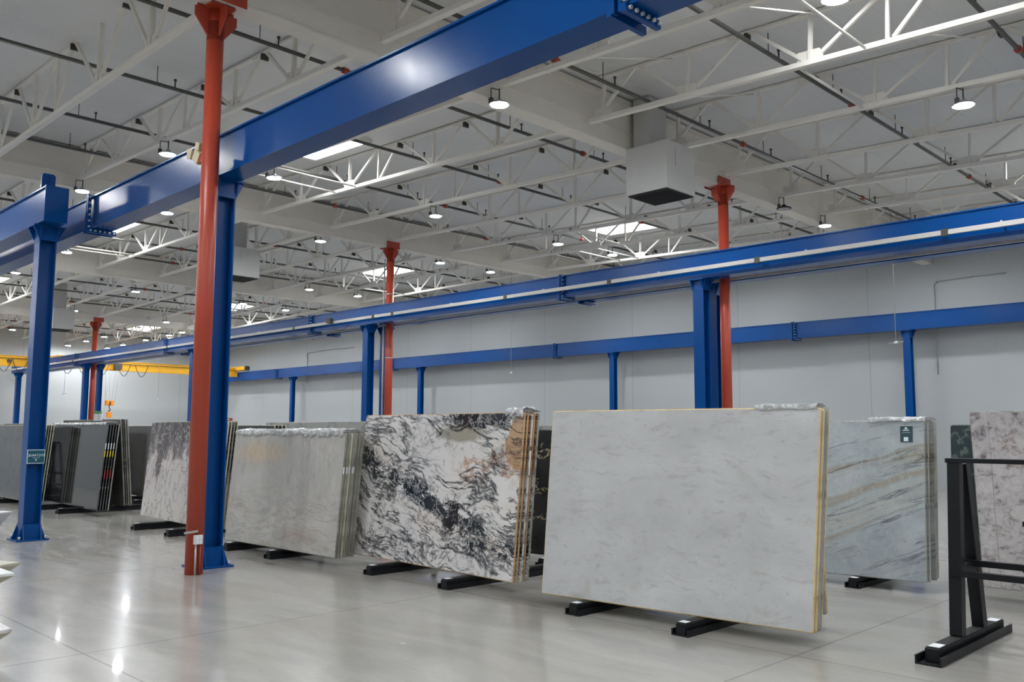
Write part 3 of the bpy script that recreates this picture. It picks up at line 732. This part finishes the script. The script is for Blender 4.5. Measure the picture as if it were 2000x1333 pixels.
E_ = dict(yel=st_edge('yellow_resin_edge', (.62, .42, .16), (.75, .58, .28), (.50, .33, .12)), cream=st_edge('cream_mesh_edge', (.42, .40, .27), (.60, .57, .42), (.16, .17, .10)),
          brown=st_edge('brown_resin_edge', (.42, .24, .11), (.58, .40, .22), (.30, .16, .08)), olive=st_edge('olive_grey_edge', (.12, .118, .095), (.33, .325, .27), (.22, .21, .16)),
          blk=st_edge('black_granite_edge', (.02, .02, .022), (.10, .10, .105), (.3, .3, .3)), gry=st_edge('grey_stone_edge', (.24, .23, .20), (.40, .39, .35), (.18, .14, .11)),
          tan=st_edge('tan_rough_edge', (.36, .31, .23), (.48, .44, .36), (.28, .16, .11)), panda=st_edge('black_white_edge', (.55, .53, .50), (.62, .60, .57), (.03, .03, .04)))
# ------------------------------------------------------------------ slabs
def slab_mesh(L, h, th, face, edge, seed=0, corner=.04, tr=0, tl=0):
    rnd = random.Random(seed); m = MB(); c = corner
    pts = [(c*.3, 0), (L*.33, rnd.uniform(0, .004)), (L*.7, rnd.uniform(0, .004)), (L-.01, 0), (L, .012), (L, h*.4), (L, h-c), (L-c*.3, h-c*.3), (L-c, h), (L*.66, h+rnd.uniform(-.006, .006)),
           (L*.3, h+rnd.uniform(-.006, .006)), (c, h), (c*.3, h-c*.3), (0, h-c), (0, h*.5), (0, c*.3)]
    pts = [(x + (tr*x/L + tl*(1-x/L))*z/h, z) for x, z in pts]
    cx, cz, e = L/2, h/2, .009
    inn = [(x+(e if x < cx else -e), z+(e if z < cz else -e)) for x, z in pts]
    A = [m.bm.verts.new((x, 0, z)) for x, z in inn]; R = [m.bm.verts.new((x, .006, z)) for x, z in pts]; B = [m.bm.verts.new((x, th, z)) for x, z in pts]
    m.bm.faces.new(A); m.bm.faces.new(B[::-1])
    for i in range(len(A)):
        j = (i+1) % len(A)
        m.bm.faces.new((A[j], A[i], R[i], R[j])).material_index = 1; m.bm.faces.new((R[j], R[i], B[i], B[j])).material_index = 1
    return m.mesh('stone_slab', face, edge)
def bundle(xl, xr, y, h, n, face, edges, name, where, rz=0, tilt=.10, pitch=.036, th=.02, hv=.0, side=1, xoff=None, z=.1215, seed=1, faces=None, tr=0, tl=0):
    """n slabs; side=1 leans away from the camera (top towards +Y), -1 leans towards it. xl,y = bottom left front corner of slab 0"""
    L = xr-xl; out = []
    global LAST; LAST = (xl, y+(n-1)*pitch+th, math.tan(rz), tilt)
    grp = name + ' slabs ' + where
    for i in range(n):
        ed = edges[i % len(edges)]; fc = (faces[i % len(faces)] if faces else face)
        dx = 0 if not xoff else xoff[i % len(xoff)]
        hh = h-(hv*((i*7) % 3))
        me = slab_mesh(L, hh, th, fc, ed, seed*31+i, .03 if i == 0 else .02, tr, tl)
        o = bpy.data.objects.new('stone_slab', me); C.objects.link(o)
        o.location = (xl+dx-math.sin(rz)*pitch*i, y+pitch*i*math.cos(rz)*1.0, z+.001*i)
        o.rotation_euler = (-tilt*side, 0, rz)
        if i == 0: lb = '%s slab, frontmost in the bundle %s' % (name, where)
        elif i == n-1: lb = '%s slab, rearmost in the bundle %s' % (name, where)
        else: lb = '%s slab, %s in the bundle %s' % (name, ORD[i], where)
        tag(o, lb, 'stone slab', grp); out.append(o)
    return out
def rack(xa, xb, yf, yc, label, tilt=.10, rz=0, back=True, ytop=1.55, yb=None, feet=None, base=None):
    """A-frame: feet channels at xa, xb running along Y from yf (front tip) to yb; apex above yc"""
    xl_, yl_, tn, tilt = base or LAST
    yc = max(yl_+tn*(x-xl_) for x in (xa, xb))+.09+ytop*math.tan(tilt)
    if yf is None: yf = yl_-.5
    t = thing('slab_rack', label, 'rack', (xa, yc, 0), rz, 'black A-frame slab racks')
    yb = yb if yb is not None else 2*yc-yf
    for x in (feet or (xa, xb)):
        x -= xa
        m = MB(); m.box(x-.09, x+.09, yf-yc, yb-yc, 0, .012); m.box(x-.09, x-.075, yf-yc, yb-yc, .012, .06); m.box(x+.075, x+.09, yf-yc, yb-yc, .012, .06)
        f = m.obj('foot_channel', M['black'], t)
        MB().box(x-.05, x+.05, yf-yc+.015, yb-yc-.015, .014, .10).obj('bearing_tube', M['black'], f)
        MB().box(x-.048, x+.048, yf-yc+.03, yb-yc-.03, .101, .116).obj('rubber_pad', M['rubber'], f)
        MB().box(x-.04, x+.04, yf-yc+.035, yf-yc+.12, .1165, .1185).obj('white_sticker', M['tag'], f)
        k = ytop*math.tan(tilt)
        for s in (-1, 1):
            MB().bar((x, s*(.05+k), .118), (x, s*.05, ytop), .05, .05, (0, 1, 0)).obj('upright', M['black'], t)
        MB().box(x-.03, x+.03, -.09, .09, .74, .79).obj('cross_tie', M['black'], t)
    for zz, s in ((ytop, 0), (.45, -1), (.45, 1)):
        yy = s*(.05+(ytop-zz)*math.tan(tilt)); MB().bar((-.15, yy*.9, zz), (xb-xa+.15, yy*.9, zz), .05, .05).obj('rail', M['black'], t)
    return t
T7 = .11
# 1 white bundle (right of centre)
rzW = math.atan2(.26, 2.90)
w_s = bundle(-6.50, -3.60, 7.03, 1.93, 5, S['white'], [E_['yel'], E_['yel'], E_['cream'], E_['gry'], E_['yel']], 'pale grey-white', 'right of centre', rzW, .105, .040, .02, .01, 1, [0, .01, 0, .02, .01], seed=1, tr=.055); BW = LAST
bundle(-6.75, -3.88, 7.87, 1.88, 2, S['white'], [E_['gry'], E_['yel']], 'pale grey-white', 'leaning on the back of the white rack', rzW, .105, .030, .02, 0, -1, seed=2)
rack(-5.93, -4.66, 6.86, 7.50, 'black slab rack whose two feet show under the big white slab', .11, 0, yb=8.4, base=BW)
# 2 black & white bundle
b_s = bundle(-10.42, -7.16, 7.40, 1.93, 5, S['panda'], [E_['brown'], E_['brown'], E_['panda'], E_['brown'], E_['gry']], 'black-veined white marble', 'in the centre', math.atan2(-.13, 3.26), .095, .052, .022, .012, 1, [0, 0, .02, 0, .02], seed=3)
rack(-9.38, -7.93, 6.90, 7.95, 'black slab rack whose two feet show under the black and white marble', .10, 0, yb=8.9)
# 3 grey beige bundle
o_s = bundle(-13.11, -10.17, 6.89, 1.68, 7, S['onyx'], [E_['olive'], E_['olive'], E_['cream'], E_['olive'], E_['gry']], 'matt grey-beige stone', 'right of the near blue column', math.atan2(.05, 2.94), .085, .045, .03, .008, 1, [0, .01, .0, .02, -.02], seed=4)
rack(-12.78, -11.53, 6.72, 7.45, 'black slab rack whose feet show under the grey-beige slab', .09, 0, yb=8.2)
# 4 purple white bundle
bundle(-18.0, -14.43, 7.62, 1.87, 4, S['agate'], [E_['cream'], E_['cream'], E_['olive'], E_['cream']], 'purple and white marble', 'behind the near red column', math.atan2(-.2, 3.57), .085, .055, .02, .006, 1, seed=5)
rack(-16.55, -15.15, 6.88, 8.02, 'black slab rack whose feet show left of the near red column', .09, 0, yb=9.0)
# 5 dark granite bundle
d_s = bundle(-23.85, -19.49, 7.64, 1.84, 5, S['dark'], [E_['blk'], E_['blk'], E_['blk'], E_['blk'], E_['gry']], 'polished dark granite', 'right of the left blue column', math.atan2(-.31, 4.36), .08, .055, .022, .008, 1, seed=6)
rack(-22.2, -20.86, 7.0, 7.95, 'black slab rack whose feet show under the dark granite', .085, 0, yb=9.0)
bundle(-24.1, -20.50, 8.30, 1.96, 4, S['brown'], [E_['olive'], E_['blk'], E_['olive'], E_['gry']], 'brown-grey', 'leaning back to back with the dark granite', .0, .09, .05, .03, .0, -1, seed=7)
# 6 steel grey bundle at left edge
bundle(-26.7, -22.9, 7.10, 1.83, 5, S['steel'], [E_['cream'], E_['cream'], E_['olive'], E_['cream'], E_['cream']], 'polished steel-grey granite', 'behind the left blue column', .01, .085, .055, .022, .006, 1, seed=8)
rack(-26.0, -24.9, 6.95, 7.85, 'black slab rack whose feet show left of the left blue column', .09, 0, yb=8.8)
bundle(-32.0, -28.3, 7.65, 1.88, 3, S['mauve'], [E_['cream'], E_['cream'], E_['cream']], 'mauve-grey', 'at the left edge of the view', 0, .09, .06, .02, 0, 1, seed=9)
rack(-31.2, -29.2, None, 0, 'black slab rack carrying the mauve-grey slabs')
# 7 blue-grey bundle right
bg = bundle(-6.9, -3.87, 10.30, 1.86, 6, S['bluegrey'], [E_['gry'], E_['tan'], E_['gry'], E_['gry'], E_['tan'], E_['tan']], 'blue-grey streaked', 'right of the white slab', math.atan2(.36, 3.0), .11, .085, .03, .01, 1, [0, .02, .0, .05, .0, .03], seed=10)
rack(-6.0, -4.66, 10.42, 11.3, 'black slab rack with one foot showing under the blue-grey slab', .11, 0, yb=12.2)
# 8 white rust at right edge
rs = bundle(-3.36, .1, 10.86, 1.95, 3, S['rust'], [E_['gry'], E_['blk'], E_['gry']], 'rust-mottled white granite', 'at the right edge', 0, .10, .05, .02, 0, -1, seed=11)
rack(-2.6, -.6, 9.9, 10.55, 'low black rack bar under the rust-mottled slab', .05, 0, yb=11.6, ytop=.9, base=(0, 10.05, 0, .06))
bundle(-4.35, -1.4, 12.9, 1.82, 2, S['deep'], [E_['blk'], E_['blk']], 'dark green-black', 'behind the empty rack', 0, .06, .05, .02, 0, 1, seed=12)
rack(-3.8, -1.9, None, 0, 'black slab rack carrying the dark green-black slabs')
# 9 second row behind
bgd = bundle(-10.2, -7.55, 9.20, 1.73, 2, S['bgold'], [E_['blk'], E_['blk']], 'gold-veined black marble', 'left of the white slab', 0, .08, .06, .02, 0, 1, seed=13)
rack(-9.8, -8.3, 8.95, 9.65, 'black slab rack behind the gold-veined black slab', .09, 0, yb=10.3)
bundle(-13.6, -9.35, 12.6, 1.83, 2, S['pale'], [E_['gry'], E_['cream']], 'pale sage-grey', 'behind the gold-veined slab', 0, .08, .06, .02, 0, 1, seed=14)
rack(-12.8, -10.4, None, 0, 'black slab rack carrying the pale slabs far behind the gold-veined slab')
bundle(-20.0, -15.3, 11.35, 1.92, 3, S['pale'], [E_['gry']], 'long pale sage', 'behind the grey-beige slab', 0, .08, .06, .02, 0, 1, seed=15)
rack(-19.0, -16.4, None, 0, 'black slab rack carrying the long pale sage-grey slabs')
bundle(-24.9, -20.95, 9.86, 1.83, 3, S['grey'], [E_['cream'], E_['olive'], E_['cream']], 'slate-grey granite', 'left of the purple marble', 0, .06, .07, .02, 0, 1, seed=16)
rack(-23.6, -22.2, 9.2, 10.3, 'black slab rack below the slate-grey slab', .07, 0, yb=11.2)
bundle(-20.7, -17.45, 10.15, 1.83, 4, S['grey'], [E_['cream'], E_['olive'], E_['cream']], 'dark slate', 'behind the purple marble', 0, .06, .09, .02, 0, 1, seed=17)
rack(-20.0, -18.2, None, 0, 'black slab rack behind the right edge of the purple marble')
bundle(-31.6, -28.2, 11.2, 1.98, 2, S['brown'], [E_['gry']], 'grey-brown', 'peeping over the dark granite', 0, .06, .09, .02, 0, 1, seed=18)
rack(-30.8, -29.0, None, 0, 'black slab rack carrying the grey-brown slabs in the rear')
bundle(-39.6, -35.6, 11.0, 1.96, 2, S['grey'], [E_['gry']], 'grey', 'peeping over the steel-grey slab', 0, .06, .09, .02, 0, 1, seed=19)
rack(-38.8, -36.4, None, 0, 'black slab rack carrying the farthest grey slabs at the left')
bundle(-34.6, -30.9, 11.8, 1.9, 2, S['grey'], [E_['cream']], 'grey', 'in the back row', 0, .06, .09, .02, 0, 1, seed=20)
rack(-33.8, -31.7, None, 0, 'black slab rack in the back row right of the left blue column')
# tags on slab edges and plastic film
def edge_tags(slabs, z, h, mat, name, L):
    for s in slabs:
        o = MB().box(L+.001, L+.006, .002, .02, z, z+h).obj(name, mat, s)
edge_tags(d_s[:4], 1.30, .13, M['tag'], 'white_tag', 4.36); edge_tags(d_s[:4], 1.14, .13, M['ytag'], 'yellow_tag', 4.36); edge_tags(d_s[1:4], .68, .18, M['rtag'], 'red_marker', 4.36)
edge_tags(o_s[:5], 1.12, .09, M['tag'], 'white_tag', 2.94); edge_tags(w_s[:3], .78, .10, M['tag'], 'white_tag', 2.90)
edge_tags(b_s[2:3], 1.2, .28, M['tag'], 'white_tag', 3.26)
def film_strip(parent, xa, xb, z, amp, n, seed, label='', dep=.28):
    rnd = random.Random(seed); m = MB(); R = []
    for i in range(n+1):
        x = xa+(xb-xa)*i/n
        row = []; k1, k2 = rnd.uniform(0, amp), rnd.uniform(0, amp)
        for j, (yy, zz) in enumerate(((-.016, -.02-k1*2.0), (-.016, .012), (.02+k2*.5, .018+k1), (dep*.6, .018+k2), (dep, -.02))):
            row.append(m.bm.verts.new((x+rnd.uniform(-.01, .01), yy-(rnd.uniform(0, .006) if j < 2 else 0), z+.006+zz+max(0, yy)*.13)))
        R.append(row)
    for a, b in zip(R, R[1:]):
        for j in range(4):
            f = m.bm.faces.new((a[j], b[j], b[j+1], a[j+1])); f.smooth = True
    o = m.obj('plastic_film', M['film']); o.location = parent.location; o.rotation_euler = parent.rotation_euler
    so = o.modifiers.new('t', 'SOLIDIFY'); so.thickness = .002; so.offset = 1
    tag(o, 'crumpled clear plastic film on top of the %s' % label, 'plastic film', 'plastic films on slab tops'); return o
film_strip(o_s[0], .0, 2.9, 1.682, .032, 44, 3, 'grey-beige slabs', .34)
film_strip(w_s[0], 2.35, 2.92, 1.935, .01, 16, 4, 'big pale white slabs', .22); film_strip(b_s[0], 2.95, 3.25, 1.938, .03, 9, 5, 'black and white marble', .27)
film_strip(bg[0], 2.4, 3.05, 1.87, .012, 14, 6, 'blue-grey slabs', .5)
film_strip(d_s[0], .1, 4.3, 1.848, .008, 40, 7, 'dark granite slabs', .28)
# ------------------------------------------------------------------ empty black A-frame rack at right front
t = thing('slab_rack', 'empty black A-frame rack standing at the right edge in front', 'rack', (-2.72, 8.33, 0), 0, 'black A-frame slab racks')
m = MB(); m.box(-.10, .10, -.93, .88, 0, .012); m.box(-.10, -.085, -.93, .88, .012, .07); m.box(.085, .10, -.93, .88, .012, .07); f1 = m.obj('foot_channel', M['black'], t)
MB().box(-.055, .055, -.84, .80, .014, .115).obj('bearing_tube', M['black'], f1, .004)
MB().box(-.05, .05, -.82, .78, .116, .122).obj('rubber_pad', M['rubber'], f1)
for y in (-.80, .62): MB().box(-.045, .045, y, y+.14, .1225, .1245).obj('white_sticker', M['tag'], f1)
for (ya, yb2) in ((-.24, -.12), (.32, .06)):
    o = MB().bar((0, ya, .124), (0, yb2, 1.56), .10, .11, (0, 1, 0)).obj('upright', M['black'], t, .006)
MB().box(-.06, 3.0, -.19, -.08, 1.561, 1.60).obj('top_rail', M['black'], t, .004)
for y, z in ((-.25, .64), (.12, .69)): MB().box(-.03, 3.0, y-.03, y+.03, z-.025, z+.025).obj('mid_rail', M['black'], t)
MB().box(-.045, .045, -.16, .2, .60, .70).obj('cross_tie', M['black'], t)
m = MB(); m.box(2.7, 2.9, -.93, .88, 0, .07); m.obj('foot_channel', M['black'], t)
for (ya, yb2) in ((-.24, -.12), (.32, .06)): MB().bar((2.8, ya, .072), (2.8, yb2, 1.56), .10, .11, (0, 1, 0)).obj('upright', M['black'], t)
# ------------------------------------------------------------------ signs
t = thing('column_sign', 'small teal sign reading QUARTZITE with an arrow on the left blue column', 'sign', (-16.105, 5.03, 1.375))
MB().box(0, .008, -.135, .135, -.115, .115).obj('sign_frame', M['ink'], t)
MB().box(.008, .011, -.128, .128, -.105, .105).obj('sign_face', M['teal'], t)
o = text('QUARTZITE', .052, M['ink'], t); o.location = (.012, 0, .02); o.rotation_euler = (PI/2, 0, PI/2)
MB().box(.0115, .013, -.055, .055, -.022, -.018).obj('underline', M['ink'], t)
MB().prism([(.0115, -.015, -.075), (.0115, .02, -.055), (.0115, -.015, -.035), (.0115, -.004, -.055)], (.0015, 0, 0)).obj('arrow', M['ink'], t)
sg = MB().box(2.76, 2.90, -.004, -.001, 1.60, 1.79).obj('info_card', M['teal2'], bg[0]); sg['label'] = 'dark teal product card with white mark'
MB().prism([(2.805, -.006, 1.755), (2.845, -.006, 1.755), (2.832, -.006, 1.775), (2.825, -.006, 1.782), (2.818, -.006, 1.775)], (0, .002, 0)).obj('card_emblem', M['ink'], sg)
MB().box(2.79, 2.86, -.006, -.0045, 1.737, 1.746).obj('card_text', M['ink'], sg)
MB().box(2.785, 2.875, -.0055, -.0045, 1.712, 1.718).obj('card_text', M['steel'] if 'steel' in M else M['conduit'], sg)
MB().box(2.80, 2.85, -.006, -.0045, 1.612, 1.66).obj('card_panel', M['ink'], sg)
t = thing('stand_sign', 'pair of small white and green sign cards on top of the dark granite', 'sign', (-20.42, 7.60, 2.03))
for dx in (-.23, .02):
    MB().box(dx, dx+.2, 0, .01, 0, .15).obj('card_body', M['tag'], t); MB().box(dx, dx+.2, -.003, .0, .15, .215).obj('card_header', M['green'], t)
    for k in range(4): MB().box(dx+.03, dx+.17, -.003, 0, .03+k*.028, .038+k*.028).obj('print_line', M['conduit'], t)
MB().box(-.2, .2, 0, .02, -.02, 0).obj('card_foot', M['dark'], t)
t = thing('stand_sign', 'small red sign card on top of the purple and white marble', 'sign', (-15.0, 7.86, 1.985))
MB().box(-.16, .16, 0, .01, 0.01, .06).obj('card_body', M['redsign'], t); MB().box(-.08, .06, -.003, 0, .025, .045).obj('print_line', M['tag'], t)
MB().box(-.02, .02, 0, .012, -.02, .01).obj('card_foot', M['dark'], t)
MB().box(.08, .11, -.003, -.001, 1.58, 1.74).obj('paper_label', M['tag'], [o for o in bpy.data.objects if o.get('label', '').startswith('slate-grey granite slab, frontmost')][0])
# ------------------------------------------------------------------ tapered stone pieces at the left edge
def tapered(label, loc, rz, w, d, h, mat, top, taper=.5, bh=.15):
    t = thing('tapered_stone_display', label, 'display block', loc, rz, 'tapered stone displays at the left edge')
    def fr(z0, z1, s0, s1, nm, m_):
        m = MB(); f = lambda sc_, z: [m.bm.verts.new((-w/2+x*w*sc_, -d/2+y*d*sc_, z)) for x, y in ((-.5, -.5), (.5, -.5), (.5, .5), (-.5, .5))]
        A, B = f(s0, z0), f(s1, z1); m.bm.faces.new(A[::-1]); m.bm.faces.new(B)
        for i in range(4):
            j = (i+1) % 4; m.bm.faces.new((A[i], A[j], B[j], B[i]))
        return m.obj(nm, m_, t)
    fr(h-.022, h, .995, 1.0, 'top_slab', top); fr(h-bh, h-.023, taper, .985, 'tapered_body', mat)
    if h-bh > .02: MB().box(-w/2-.07, -w/2+.07, -d/2-.07, -d/2+.07, 0, h-bh-.001).obj('pedestal', mat, t)
    return t
cw = st_plain('white_display_stone', (.62, .63, .64), (.72, .73, .74), .3); cb = st_plain('beige_display_stone', (.40, .37, .29), (.50, .47, .38), .4)
cg = st_rust()
ang = -yaw
tapered('white tapered display block with a flat white top at the left edge', (-16.06, 4.72, 0), math.radians(40), 1.1, .62, .5, cw, cw, .4, .49)
tapered('beige tapered display block, rear one of the pair at the left edge', (-9.80, 2.98, 0), math.radians(22), .55, .24, .5, cb, cb, .4, .13)
tapered('white-topped tapered display block with pointed corner at the left edge', (-9.09, 2.72, 0), 0, .45, .45, .5, cb, cw, .3, .14)
tapered('beige tapered display block with mottled top at the lower left edge', (-6.57, 1.97, 0), 0, .45, .45, .5, cb, cg, .35, .15)
